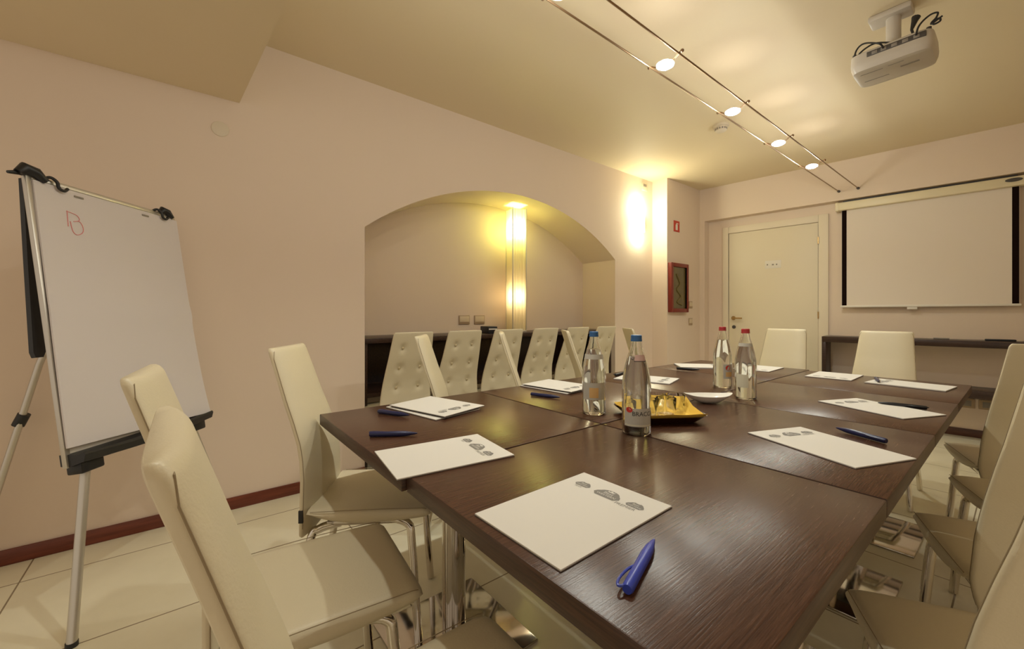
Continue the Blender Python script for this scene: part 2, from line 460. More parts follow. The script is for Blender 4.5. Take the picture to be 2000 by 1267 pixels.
def back_mesh(tuft):
    rings = []
    zs = [0.365, 0.368, 0.373] + [0.38 + (CH_H - 0.395) * i / 39 for i in range(40)] + [CH_H - 0.010, CH_H - 0.005, CH_H - 0.002, CH_H]
    for i, z in enumerate(zs):
        e = min(z - 0.365, CH_H - z)
        f = 1.0 if e >= 0.016 else math.sqrt(max(0.0, 1 - ((0.016 - e) / 0.016) ** 2)) * 0.4 + 0.6
        f2 = 1.0 if e >= 0.016 else 1 - 0.045 * ((0.016 - e) / 0.016) ** 2
        hw = lerp_tab(BACK_W, z) * f2; ht = 0.0095 * f
        rg = ring_se(0, lerp_tab(BACK_Y, z), hw, ht, 104, 5.5, 0.015 * f)
        rings.append([(x, y, z) for x, y in rg])
    if tuft:
        for r in rings:
            for k, (x, y, z) in enumerate(r):
                yc = lerp_tab(BACK_Y, z)
                if y < yc + 0.002:
                    dd = sum(math.exp(-((abs(x) - bx_) ** 2 + (z - bz) ** 2) / (2 * 0.017 ** 2)) for bx_, bz in BTN)
                    puff = 0.010 * max(0, 1 - (x / lerp_tab(BACK_W, z)) ** 2)
                    r[k] = (x, y + 0.014 * min(1, dd) - puff, z)
    return loft(bmesh.new(), rings)
BTN = [(0.066, 0.885), (0.071, 0.755), (0.076, 0.625), (0.080, 0.495)]
def seat_mesh():
    rings = []
    N = 34
    for i in range(N + 1):
        y = -0.150 + (0.242 + 0.150) * i / N
        hw = 0.186 + 0.004 * math.sin(math.pi * i / N)
        front = max(0, (y - 0.215) / 0.027)
        hw -= 0.006 * front ** 2
        top = 0.463 + 0.004 * math.sin(math.pi * i / N) - 0.012 * front ** 2.2
        bot = 0.410 + 0.016 * max(0, (y - 0.03) / 0.21) ** 2 + 0.036 * max(0, (0.03 - y) / 0.18) ** 2 + 0.004 * front ** 2
        zc, hz = (top + bot) / 2, max(0.006, (top - bot) / 2)
        rg = ring_se(0, zc, hw, hz, 44, 5.0, 0.0)
        rings.append([(x, y, z) for x, z in rg])
    return loft(bmesh.new(), rings)
def make_chair(name, label, loc, rz, group, tuft):
    t = thing(name, label, 'chair', loc, rz, group)
    st = obj('seat', seat_mesh(), M['cream'], t, angle=60)
    pts = []
    for i in range(30):
        y = -0.140 + 0.370 * i / 29; q = math.sin(math.pi * (y + 0.150) / 0.392)
        pts.append((0.186 + 0.004 * q - 0.0030 - 0.006 * max(0, (y - 0.215) / 0.027) ** 2, y, 0.4590 + 0.004 * q - 0.012 * max(0, (y - 0.215) / 0.027) ** 2.2))
    for s in (-1, 1): obj('seat_seam', tube(bmesh.new(), [(s * x, y, z) for x, y, z in pts], 0.0010, 6), M['seam'], st)
    bk = obj('backrest', back_mesh(tuft), M['cream'], t, angle=60)
    pts = []
    for i in range(34):
        z = 0.40 + (CH_H - 0.435) * i / 33
        pts.append((lerp_tab(BACK_W, z) * 0.992, lerp_tab(BACK_Y, z) + 0.0058, z))
    top = pts[-1]
    pts += [(top[0] - 0.008, top[1] - 0.003, CH_H - 0.012), (top[0] - 0.03, top[1] - 0.007, CH_H - 0.003)]
    for s in (-1, 1): obj('back_seam', tube(bmesh.new(), [(s * x, y, z) for x, y, z in pts], 0.0011, 6), M['seam'], bk)
    if tuft:
        for bx_, bz in BTN:
            for s in (-1, 1):
                q = bmesh.new(); bmesh.ops.create_uvsphere(q, u_segments=12, v_segments=8, radius=0.0085)
                bmesh.ops.scale(q, vec=(1, 0.55, 1), verts=q.verts)
                bmesh.ops.translate(q, vec=(s * bx_, lerp_tab(BACK_Y, bz) - 0.0080, bz), verts=q.verts)
                obj('button', q, M['button'], bk)
    else:
        obj('fabric_tag', bx((0.177, -0.176, 0.425), (0.1835, -0.162, 0.465), 0.0005), M['tag'], bk)
    for s in (-1, 1):
        obj('leg', tube(bmesh.new(), smoothpts([(s * 0.135, 0.10, 0.410), (s * 0.150, 0.165, 0.395), (s * 0.158, 0.180, 0.33), (s * 0.178, 0.205, 0.004)], 6), 0.0135, 16), M['chrome'], t)
        obj('leg', tube(bmesh.new(), smoothpts([(s * 0.130, -0.06, 0.398), (s * 0.142, -0.125, 0.385), (s * 0.150, -0.155, 0.34), (s * 0.168, -0.225, 0.004)], 6), 0.0135, 16), M['chrome'], t)
    bm = bmesh.new()
    for s in (-1, 1):
        box(bm, (s * 0.135 - 0.012, -0.10, 0.395), (s * 0.135 + 0.012, 0.15, 0.411), 0.002)
    box(bm, (-0.147, 0.125, 0.395), (0.147, 0.149, 0.411), 0.002)
    box(bm, (-0.147, -0.10, 0.395), (0.147, -0.075, 0.411), 0.002)
    obj('seat_frame', bm, M['steel'], t)
    return t

plain = make_chair('leather_chair', 'cream leather chair nearest the camera, its back top rising in front of the flip chart', (-0.545, 0.27, 0), 0, 'cream chairs around the table', False)
gt = 'cream chairs around the table'
dup(plain, (-1.091, 0.218, 0), R(-6.5), 'cream leather chair standing between the nearest chair and the flip chart, lit seat in view', gt)
dup(plain, (-1.515, 0.533, 0), R(-33.7), 'cream leather chair turned at the table corner before the white wall, with a tall back', gt)
dup(plain, (-1.87, 1.23, 0), R(-38), 'cream chair seen edge-on in front of the leftmost tufted chair', gt)
dup(plain, (-1.91, 1.80, 0), R(-38), 'thin edge-on cream chair in front of the third tufted chair', gt)
dup(plain, (-1.85, 2.32, 0), R(-38), 'edge-on cream chair just behind the left blue-capped bottle', gt)
dup(plain, (-1.81, 3.00, 0), R(-38), 'cream chair at the niche side of the table, nearest the far doorway', gt)
dup(plain, (-1.157, 3.36, 0), R(180), 'cream chair at the table end in front of the door', gt)
dup(plain, (-0.578, 3.36, 0), R(180), 'cream chair at the table end in front of the projector screen and console', gt)
dup(plain, (0.009, 1.102, 0), R(29), 'cream chair on the right side of the table, nearest the camera', gt)
dup(plain, (0.026, 1.706, 0), R(21), 'second cream chair from the camera on the right side of the table', gt)
dup(plain, (0.065, 2.248, 0), R(22), 'third cream chair from the camera on the right side of the table', gt)
dup(plain, (-0.006, 2.824, 0), R(19), 'cream chair on the right side of the table, nearest the console', gt)
gn = 'tufted chairs along the niche'
NCY = [1.14, 1.525, 1.91, 2.295, 2.68, 3.065]
nl = ['leftmost', 'second from the left', 'third from the left', 'fourth from the left', 'fifth from the left', 'rightmost']
tuft = None
for y, q in zip(NCY, nl):
    lab = 'button-backed cream chair at the niche counter, %s of the row' % q
    if tuft is None: tuft = make_chair('tufted_chair', lab, (-2.715, y, 0), R(90), gn, True)
    else: dup(tuft, (-2.715, y, 0), R(90), lab, gn)

# ------------------------------------------------------------------ notepads and pens
def badge(s):                                 # arched badge outline of half width s
    o = [(-s, -0.25 * s), (-0.72 * s, -0.58 * s), (0.72 * s, -0.58 * s), (s, -0.25 * s), (0.9 * s, 0.02 * s)]
    for i in range(9):
        a = R(20 + 140 * i / 8); o.append((0.72 * s * math.cos(a) / math.cos(R(20)), 0.62 * s * math.sin(a) ** 0.8 - 0.05 * s))
    o.append((-0.9 * s, 0.02 * s))
    return o
def notepad(label, c, z, up, group='notepads on the table', logo=True, thick=0.004):
    ang = math.atan2(up[1], up[0]) - math.pi / 2
    t = thing('notepad', label, 'notepad', (c[0], c[1], z), ang, group)
    obj('pages', bx((-0.105, -0.1485, 0.0012), (0.105, 0.1485, thick), 0.0004, 1), M['paper'], t)
    obj('backing_card', bx((-0.1055, -0.149, 0.0), (0.1055, 0.149, 0.0012)), M['backing'], t, smooth=False)
    if logo:
        bm = bmesh.new(); z1 = thick + 0.00025; z2 = thick + 0.0005
        for cx, s in ((-0.062, 0.019), (0.0, 0.030), (0.062, 0.019)):
            poly(bm, [(cx + x, 0.098 + y, z1) for x, y in badge(s)], 0)
            k = s / 0.030
            text_into(bm, 'Best', 0.0125 * k, Matrix.Translation((cx - 0.001, 0.100, z2)), 1)
            text_into(bm, 'WESTERN', 0.0098 * k, Matrix.Translation((cx, 0.0895 if s > .02 else 0.092, z2)), 1)
            cr = [(-0.007 * k, 0.106), (-0.0085 * k, 0.106 + 0.006 * k), (-0.004 * k, 0.106 + 0.003 * k), (0, 0.106 + 0.008 * k), (0.004 * k, 0.106 + 0.003 * k), (0.0085 * k, 0.106 + 0.006 * k), (0.007 * k, 0.106)]
            poly(bm, [(cx + x, y, z2) for x, y in cr], 1)
        text_into(bm, 'PREMIER', 0.0118, Matrix.Translation((0.050, 0.0795, z1)), 0)
        text_into(bm, 'PLUS', 0.0075, Matrix.Translation((-0.064, 0.082, z1)), 0)
        obj('printed_logo', bm, [M['ink'], M['paper']], t, smooth=False)
    return t
TZ = 0.7402
notepad('white notepad with grey logos lying nearest the camera beside the bright blue pen', (-0.511, 0.555), TZ, (-0.02, 1))
notepad('white notepad overhanging the table edge beside the turned corner chair', (-0.930, 0.518), TZ, (0.13, 1))
notepad('lower notepad of the pair at the table corner beside the niche', (-1.405, 0.735), TZ, (0.96, 0.19), logo=False)
notepad('top notepad of the pair at the table corner beside the niche', (-1.402, 0.752), TZ + 0.0085, (0.95, 0.26), thick=0.0035)
notepad('lower notepad of the pair behind the left blue-capped bottle', (-1.435, 1.425), TZ, (0.99, 0.10), logo=False)
notepad('top notepad of the pair behind the left blue-capped bottle', (-1.428, 1.435), TZ + 0.0085, (0.99, 0.13), thick=0.0035)
notepad('white notepad behind the tumblers at the niche side of the table', (-1.30, 1.985), TZ, (0.95, 0.28), thick=0.006)
notepad('white notepad behind the left red-capped bottle', (-1.385, 2.75), TZ, (0.75, 0.66), thick=0.008)
notepad('white notepad at the table end between the red-capped bottles and the door', (-1.10, 2.965), TZ, (0.05, -1))
notepad('white notepad at the table end in front of the console, beside the corner pad', (-0.69, 2.94), TZ, (0.02, -1))
notepad('white notepad with a dark pen on it at the table corner nearest the console', (-0.365, 2.86), TZ, (-0.99, 0.10), thick=0.006)
notepad('white notepad half covering a black pen, between two other pads', (-0.352, 2.068), TZ, (-0.91, 0.40))
notepad('white notepad beside the navy pen on the table edge across from the niche', (-0.344, 1.367), TZ, (-0.93, 0.37))
def pen(label, a, b2, m, z=TZ):               # nose at b2, cap end at a
    a, b2 = Vector((*a, 0)), Vector((*b2, 0)); dv = b2 - a; L = 0.138
    mid = (a + b2) / 2
    t = thing('ballpoint_pen', label, 'pen', (mid.x, mid.y, z), math.atan2(dv.y, dv.x), 'pens on the table')
    bm = bmesh.new()
    prof = [(-L / 2, 0.0062), (-L / 2 + 0.004, 0.0076), (0.02, 0.0079), (L / 2 - 0.030, 0.0070), (L / 2 - 0.008, 0.0034), (L / 2, 0.0014)]
    tube(bm, [(x, 0, 0.0080) for x, _ in prof], [r for _, r in prof], 16)
    obj('barrel', bm, m, t)
    bm = tube(bmesh.new(), smoothpts([(-L / 2 + 0.002, 0.005, 0.0105), (-L / 2 - 0.003, 0.0110, 0.0115), (-L / 2 + 0.010, 0.0140, 0.0120), (-L / 2 + 0.035, 0.0110, 0.0115), (-L / 2 + 0.050, 0.0055, 0.0110)], 5), [0.0019] * 21, 8)
    obj('clip', bm, m, t)
pen('bright blue pen lying alone nearest the camera', (-0.317, 0.441), (-0.361, 0.572), M['pen_blue'])
pen('navy pen at the table corner beside the overhanging notepad', (-1.196, 0.422), (-1.119, 0.536), M['pen_dark'])
pen('navy pen lying against the pair of notepads at the table corner', (-1.464, 0.545), (-1.333, 0.612), M['pen_dark'])
pen('navy pen in front of the notepads behind the left blue-capped bottle', (-1.362, 1.188), (-1.222, 1.242), M['pen_dark'])
pen('navy pen on the right side of the table beside the nearer notepad', (-0.240, 1.519), (-0.365, 1.576), M['pen_dark'])
pen('black pen lying partly under a notepad on the right side of the table', (-0.232, 2.172), (-0.362, 2.152), M['pen_black'])
pen('black pen by the notepad behind the tumblers', (-1.475, 1.94), (-1.50, 2.075), M['pen_black'])
pen('black pen in front of the notepad behind the left red-capped bottle', (-1.415, 2.50), (-1.285, 2.548), M['pen_black'])
pen('dark pen lying across the end of the far right notepad', (-0.505, 2.92), (-0.47, 2.79), M['pen_dark'], TZ + 0.0062)

# ------------------------------------------------------------------ bottles
BP = [(0.0, 0.0), (0.038, 0.0), (0.0425, 0.006), (0.0425, 0.14), (0.0405, 0.165), (0.0345, 0.20), (0.026, 0.232), (0.0195, 0.252), (0.0160, 0.268), (0.0145, 0.278), (0.0145, 0.284)]
def bottle(label, x, y, capm, kind, rz):
    t = thing('water_bottle', label, 'bottle', (x, y, TZ), rz, 'glass water bottles')
    inner = [(max(0.0, r - 0.0028), z + (0.004 if z < 0.01 else 0)) for r, z in BP[1:]]
    prof = BP + inner[::-1] + [(0.0, 0.004)]
    obj('glass_body', lathe(bmesh.new(), prof, 40), M['bglass'], t, angle=50)
    wp = [(0.0, 0.0045)] + [(r - 0.0004, z + 0.0005) for r, z in inner if z < 0.235]
    wp.append((0.0, wp[-1][1]))
    obj('water', lathe(bmesh.new(), wp, 40), M['water'], t, angle=50)
    obj('cap', lathe(bmesh.new(), [(0.0, 0.2965), (0.0145, 0.2965), (0.0162, 0.2945), (0.0162, 0.2835), (0.0168, 0.283), (0.0168, 0.2775), (0.0148, 0.2775)], 28), capm, t)
    def patch(bm, r, z0, z1, a0, a1, mi=0, n=20, r2=None):
        r2 = r if r2 is None else r2
        for i in range(n):
            p, q = a0 + (a1 - a0) * i / n, a0 + (a1 - a0) * (i + 1) / n
            poly(bm, [(r * math.cos(p), r * math.sin(p), z0), (r * math.cos(q), r * math.sin(q), z0), (r2 * math.cos(q), r2 * math.sin(q), z1), (r2 * math.cos(p), r2 * math.sin(p), z1)], mi)
    def wrap(bm, s, size, a, z, r, mi):
        k = bmesh.new(); text_into(k, s, size, Matrix.Identity(4), mi)
        for v in k.verts:
            an = a + v.co.x / r; v.co = Vector((r * math.cos(an), r * math.sin(an), z + v.co.y))
        me = bpy.data.meshes.new('tmp'); k.to_mesh(me); k.free(); bm.from_mesh(me); bpy.data.meshes.remove(me)
    def oval(bm, r, a, z, w_, h_, mi):
        poly(bm, [(r * math.cos(a + w_ * math.cos(u) / r), r * math.sin(a + w_ * math.cos(u) / r), z + h_ * math.sin(u)) for u in [2 * math.pi * i / 20 for i in range(20)]], mi)
    bm = bmesh.new(); nk = bmesh.new(); r = 0.0429
    mats = [M['label'], M['labelr'], M['inkb'], M['labelo'], M['labelw'], M['labelp']]
    if kind == 'front':
        patch(bm, r, 0.028, 0.082, R(-52), R(70))
        oval(bm, r + 0.0006, R(-28), 0.077, 0.0105, 0.008, 1)
        wrap(bm, 'BRACCA', 0.0180, R(30), 0.066, r + 0.0004, 2)
        patch(bm, r + 0.0003, 0.030, 0.034, R(-48), R(66), 4)
        patch(nk, 0.0292, 0.2205, 0.238, R(-10), R(65), 5, 16, 0.0252)
        patch(nk, 0.0297, 0.2185, 0.2205, R(-14), R(68), 2, 16, 0.0293)
    elif kind == 'pale':
        patch(bm, r, 0.055, 0.115, R(-60), R(60), 0)
        patch(bm, r + 0.0003, 0.062, 0.098, R(-22), R(22), 3)
        patch(nk, 0.0350, 0.198, 0.215, R(-80), R(80), 0, 16, 0.0320)
    elif kind == 'red':
        patch(bm, r, 0.045, 0.115, R(5), R(75), 0)
        oval(bm, r + 0.0004, R(34), 0.098, 0.012, 0.012, 1)
        patch(bm, r + 0.0003, 0.055, 0.078, R(20), R(66), 3)
    else:
        patch(bm, r, 0.05, 0.105, R(-50), R(15), 4)
        patch(nk, 0.0290, 0.222, 0.236, R(-70), R(70), 0, 16, 0.0262)
    obj('label', bm, mats, t, smooth=False)
    if len(nk.faces): obj('neck_label', nk, mats, t, smooth=False)
    else: nk.free()
def face(x, y): return math.atan2(-y, -x)
bottle('glass water bottle with blue cap and red oval on its label, largest in view', -0.735, 1.069, M['capblue'], 'front', face(-0.735, 1.069))
bottle('glass water bottle with blue cap and pale orange label, leftmost of the four', -0.980, 1.164, M['capblue'], 'pale', face(-0.98, 1.164))
bottle('left glass water bottle with a red cap, behind the white dish', -0.935, 2.080, M['capred'], 'red', face(-0.935, 2.08))
bottle('right glass water bottle with a red cap, pale yellow label', -0.748, 1.878, M['capred'], 'back', face(-0.748, 1.878))

# ------------------------------------------------------------------ tray, napkin, tumblers, dish
ta = math.atan2(0.83, 0.55)
bm = bmesh.new()
def rr(hx, hy, z, n=8, e=6):
    return [(x, y, z) for x, y in [(hx * math.copysign(abs(math.cos(a)) ** (2 / e), math.cos(a)), hy * math.copysign(abs(math.sin(a)) ** (2 / e), math.sin(a))) for a in [2 * math.pi * i / 48 for i in range(48)]]]
loft(bm, [rr(0.095, 0.085, 0.0), rr(0.103, 0.093, 0.003), rr(0.128, 0.118, 0.026), rr(0.131, 0.121, 0.027), rr(0.126, 0.116, 0.024), rr(0.101, 0.091, 0.0055)])
tray = tag(obj('serving_tray', bm, M['trayd']), 'dark red lacquer tray under the yellow napkin behind the largest bottle', 'tray')
tray.location = (-0.80, 1.29, TZ); tray.rotation_euler = (0, 0, ta)
bm = bmesh.new()
G = 16; vv = {}
for i in range(G + 1):
    for j in range(G + 1):
        x = -0.118 + 0.236 * i / G; y = -0.112 + 0.222 * j / G
        q = max(abs(x) / 0.101, abs(y) / 0.091)
        z = 0.0068 + max(0, q - 0.98) * 0.105
        z += 0.0012 * math.sin(60 * x + 2) * math.sin(48 * y)
        vv[i, j] = bm.verts.new((x, y, z + 0.001))
for i in range(G):
    for j in range(G): bm.faces.new((vv[i, j], vv[i + 1, j], vv[i + 1, j + 1], vv[i, j + 1]))
# folded corner standing up at the far right of the tray
a = bm.verts.new((0.1165, -0.104, 0.026)); b2 = bm.verts.new((0.135, 0.062, 0.058)); c2 = bm.verts.new((0.118, 0.070, 0.013)); d2 = bm.verts.new((0.106, -0.02, 0.013)); e2 = bm.verts.new((0.122, -0.01, 0.039))
bm.faces.new((a, e2, d2)); bm.faces.new((e2, b2, d2)); bm.faces.new((b2, c2, d2))
r_ = bmesh.ops.extrude_face_region(bm, geom=bm.faces[:])
bmesh.ops.translate(bm, vec=(0, 0, 0.0008), verts=[g for g in r_['geom'] if isinstance(g, bmesh.types.BMVert)])
nap = tag(obj('napkin', bm, M['napkin'], smooth=False), 'yellow paper napkin lining the tray under the tumblers', 'napkin')
nap.location = (-0.80, 1.29, TZ); nap.rotation_euler = (0, 0, ta)
tb = None
ca, sa = math.cos(ta), math.sin(ta)
for i, (u, v, q) in enumerate([(-0.048, -0.018, 'front left'), (0.024, -0.012, 'front right'), (-0.055, 0.058, 'back left'), (0.016, 0.062, 'back right'), (0.082, 0.040, 'nearest the folded napkin corner')]):
    loc = (-0.80 + ca * u - sa * v, 1.29 + sa * u + ca * v, TZ + 0.0095)
    lab = 'clear glass tumbler on the yellow napkin, %s of the cluster' % q
    if tb is None:
        tb = tag(obj('glass_tumbler', lathe(bmesh.new(), [(0, 0), (0.029, 0), (0.031, 0.003), (0.034, 0.060), (0.0333, 0.061), (0.0322, 0.060), (0.029, 0.007), (0, 0.006)], 32), M['tglass'], angle=50), lab, 'glass', 'tumblers on the tray')
        tb.location = loc
    else:
        o = tb.copy(); C.objects.link(o); o.location = loc; o['label'] = lab
bm = bmesh.new()
rings = []
for s, z, t in ((0.35, 0.0, 1), (0.55, 0.002, 1), (0.85, 0.018, 1), (1.0, 0.032, 1), (0.97, 0.032, 1), (0.82, 0.020, 1), (0.5, 0.006, 1)):
    rings.append([(0.105 * s * math.cos(a), 0.055 * s * math.sin(a) * (1 - 0.25 * abs(math.cos(a)) ** 3), z + 0.010 * s * abs(math.cos(a)) ** 4) for a in [2 * math.pi * i / 48 for i in range(48)]])
loft(bm, rings)
dish = tag(obj('oval_dish', bm, M['dish']), 'small white boat shaped porcelain dish behind the tray', 'dish')
dish.scale = (0.93, 0.93, 0.93); dish.location = (-0.808, 1.668, TZ); dish.rotation_euler = (0, 0, R(50))

# ------------------------------------------------------------------ flip chart
P0 = Vector((-2.2785, -0.0515, 0)); U = Vector((-0.78839, 0.61517, 0)); NF = Vector((0.61517, 0.78839, 0)); TH = R(8)
V = (Vector((0, 0, 1)) * math.cos(TH) - NF * math.sin(TH)); NN = (NF * math.cos(TH) + Vector((0, 0, 1)) * math.sin(TH))
fc = thing('flip_chart', 'white flip chart on aluminium tripod legs beside the left wall', 'flip chart', P0)
def fp(u, v, n=0.0): return U * u + V * v + NN * n
FM = Matrix((( *U, 0), (*V, 0), (*NN, 0), (0, 0, 0, 1))).transposed()
def fbox(lo, hi, bev=0.0):
    b_ = bx(lo, hi, bev); b_.transform(FM); return b_
UC = -0.013; HW = 0.309
obj('board', fbox((UC - HW + 0.004, 0.60, -0.016), (UC + HW - 0.004, 1.595, -0.006), 0.002), M['white'], fc)
for s in (-1, 1):
    obj('board_frame', fbox((UC + s * HW - 0.009, 0.57, -0.019), (UC + s * HW + 0.009, 1.605, -0.001), 0.004), M['alu'], fc)
obj('board_frame', fbox((UC - HW + 0.009, 1.588, -0.019), (UC + HW - 0.009, 1.606, -0.002), 0.004), M['alu'], fc)
# paper pad: gently curled lower right corner
bm = bmesh.new()
nu, nv = 18, 34; g = {}
def sheet(s, t): return 0.002 + 0.005 * math.sin(math.pi * t) + 0.012 * t ** 3 + 0.028 * (t ** 4) * (s ** 2) + 0.004 * math.exp(-((t - 0.49) / 0.035) ** 2) * (0.3 + s)
def suv(s, t):
    uL = -0.312 - 0.022 * t; uR = 0.309 - 0.006 * t
    return uL + (uR - uL) * s, (1.586 - 0.005 * s) * (1 - t) + (0.640 - 0.030 * s) * t
def sheet_uv(u, v):
    t = (1.586 - v) / 0.95; s_ = (u + 0.312) / 0.62
    return sheet(s_, t) + 0.001
for i in range(nu + 1):
    for j in range(nv + 1):
        s_, t = i / nu, j / nv
        u, v = suv(s_, t)
        g[i, j] = bm.verts.new(fp(u, v, sheet(s_, t)))
for i in range(nu):
    for j in range(nv): bm.faces.new((g[i, j], g[i + 1, j], g[i + 1, j + 1], g[i, j + 1]))
r_ = bmesh.ops.extrude_face_region(bm, geom=bm.faces[:])
bmesh.ops.translate(bm, vec=-NN * 0.006, verts=[q for q in r_['geom'] if isinstance(q, bmesh.types.BMVert)])
pad = obj('paper_pad', bm, M['flip'], fc)
bm = bmesh.new()
for st in ([(-0.215, 1.500), (-0.219, 1.440)], [(-0.217, 1.498), (-0.182, 1.490), (-0.175, 1.472), (-0.197, 1.463)], [(-0.209, 1.461), (-0.205, 1.425), (-0.192, 1.413), (-0.170, 1.425), (-0.165, 1.447), (-0.175, 1.467), (-0.197, 1.463)]):
    tube(bm, smoothpts([fp(u, v, sheet_uv(u, v)) for u, v in st], 5), 0.0013, 6)
obj('scribble', bm, M['red_ink'], pad)
for u in (-0.163, 0.128):
    obj('punch_slot', fbox((u - 0.017, 1.561, 0.0035), (u + 0.017, 1.568, 0.0050)), M['greyp'], pad)
for u, k in ((-0.318, 1.0), (0.246, 0.8)):
    bm = bmesh.new()
    tube(bm, [fp(u - 0.030 * k, 1.600, -0.005), fp(u - 0.015 * k, 1.618, 0.0), fp(u + 0.015 * k, 1.612, 0.004), fp(u + 0.042 * k, 1.588, 0.008)], [0.013 * k, 0.021 * k, 0.019 * k, 0.010 * k], 12)
    obj('corner_knob', bm, M['black'], fc)
    obj('knob_lever', tube(bmesh.new(), [fp(u - 0.025, 1.602, -0.01), fp(u - 0.055, 1.594, -0.012)], [0.008, 0.005], 8), M['black'], fc)
for u in (-0.232, 0.222):
    bm = tube(bmesh.new(), smoothpts([fp(u - 0.040, 1.600, -0.01), fp(u - 0.026, 1.611, 0.004), fp(u - 0.012, 1.598, 0.012), fp(u - 0.008, 1.576, 0.013), fp(u + 0.008, 1.570, 0.014), fp(u + 0.022, 1.582, 0.013)], 5), 0.0055, 10)
    obj('pad_hook', bm, M['black'], fc)
bm = bmesh.new()
prof = [(-0.01, 0.618), (0.030, 0.610), (0.055, 0.618), (0.060, 0.610), (0.050, 0.585), (0.0, 0.572), (-0.03, 0.578), (-0.03, 0.618)]
rings = []
for k in range(17):
    u = -0.324 + 0.620 * k / 16; sag = 0.012 * math.sin(math.pi * k / 16)
    rings.append([fp(u, v - sag * (1 if n_ > 0.03 else 0.3), n_ + 0.5 * sag) for n_, v in prof])
loft(bm, rings)
obj('pen_tray', bm, M['black'], fc)
footL = Vector((-1.969, -0.293, 0)) - P0; footR = Vector((-2.588, 0.190, 0)) - P0
for s, u, f in ((-1, -0.268, footL), (1, 0.240, footR)):
    obj('leg_socket', fbox((u - 0.042, 0.540, -0.03), (u + 0.042, 0.582, 0.025), 0.006), M['black'], fc)
    top = fp(u, 0.552, -0.005)
    lg = obj('leg', tube(bmesh.new(), [top, f + Vector((0, 0, 0.012))], 0.0145 if s < 0 else 0.012, 16), M['alu'], fc)
    obj('rubber_foot', tube(bmesh.new(), [f + Vector((0, 0, 0.016)), f + Vector((0, 0, 0))], 0.0165, 14), M['black'], lg)
rear_foot = Vector((-2.73, -0.70, 0.0)) - P0
lg = obj('leg', tube(bmesh.new(), [Vector((-2.60, -0.34, 1.36)) - P0, Vector((-2.700, -0.50, 0.88)) - P0, rear_foot + Vector((0, 0, 0.012))], 0.0125, 16), M['alu'], fc)
lg['label'] = 'rear aluminium leg of the flip chart'
obj('rubber_foot', tube(bmesh.new(), [rear_foot + Vector((0, 0, 0.016)), rear_foot], 0.0165, 14), M['black'], lg)
cl = Vector((-2.716, -0.557, 0.64)) - P0
obj('leg_clamp', tube(bmesh.new(), [cl + Vector((-0.003, -0.008, -0.022)), cl + Vector((0.006, 0.012, 0.026))], 0.021, 12), M['black'], fc)
# folded black arm hanging behind the left edge of the board
bm = bmesh.new(); ring = []
for v, c_, hw_ in ((1.606, -0.278, 0.016), (1.3, -0.297, 0.019), (0.985, -0.318, 0.019), (0.966, -0.320, 0.012)):
    ring.append([fp(c_ - hw_, v, -0.068), fp(c_ + hw_, v, -0.068), fp(c_ + hw_, v, -0.052), fp(c_ - hw_, v, -0.052)])
loft(bm, ring)
obj('extension_arm', bm, M['black'], fc, smooth=False)

# ------------------------------------------------------------------ niche: counter, column lamp, switches
ct = thing('niche_counter', 'dark wood open counter filling the arched niche behind the tufted chairs', 'counter', (-3.0, YC, 0))
def rel(lo, hi, o): return tuple(a - b_ for a, b_ in zip(lo, o)), tuple(a - b_ for a, b_ in zip(hi, o))
o3 = (-3.0, YC, 0)
for nm, lo, hi in (('worktop', (NX + 0.002, NY0 + 0.004, 0.895), (-2.83, NY1 - 0.004, 0.930)), ('shelf', (NX + 0.002, NY0 + 0.036, 0.515), (-2.85, NY1 - 0.036, 0.545)),
                   ('side_panel', (NX + 0.002, NY0 + 0.004, 0.0), (-2.84, NY0 + 0.036, 0.895)), ('side_panel', (NX + 0.002, NY1 - 0.036, 0.0), (-2.84, NY1 - 0.004, 0.895)),
                   ('back_panel', (NX + 0.002, NY0 + 0.036, 0.545), (NX + 0.016, NY1 - 0.036, 0.895))):
    a, b2 = rel(lo, hi, o3); obj(nm, bx(a, b2, 0.002), M['console'], ct)
LX, LY = -3.05, 2.485
pl = thing('column_lamp', 'tall square pleated paper lamp glowing in the arched niche', 'lamp', (LX, LY, 0.930), R(-12))
bm = bmesh.new(); hw = 0.068; per = []
for s in range(4):
    for k in range(9):
        u = -hw + 2 * hw * k / 9; dpt = 0.0035 * (1 if k % 2 else -1) if 0 < k else 0
        x, y = u, -hw - dpt
        for _ in range(s): x, y = -y, x
        per.append((x, y))
loft(bm, [[(x, y, 0.012) for x, y in per], [(x, y, 0.40) for x, y in per], [(x, y, 0.80) for x, y in per], [(x, y, 1.165) for x, y in per]], caps=False)
obj('paper_shade', bm, M['pleat'], pl, smooth=False)
bm = bmesh.new()
for sx in (-1, 1):
    for sy in (-1, 1): box(bm, (sx * 0.0715 - 0.0035, sy * 0.0715 - 0.0035, 0.0), (sx * 0.0715 + 0.0035, sy * 0.0715 + 0.0035, 1.17))
obj('corner_strip', bm, M['alu'], pl)
obj('lamp_base', bx((-0.075, -0.075, 0), (0.075, 0.075, 0.012), 0.002), M['alu'], pl)
bm = bmesh.new(); tube(bm, [(0, 0, 0.012), (0, 0, 0.90)], 0.006, 8)
obj('inner_stem', bm, M['alu'], pl)
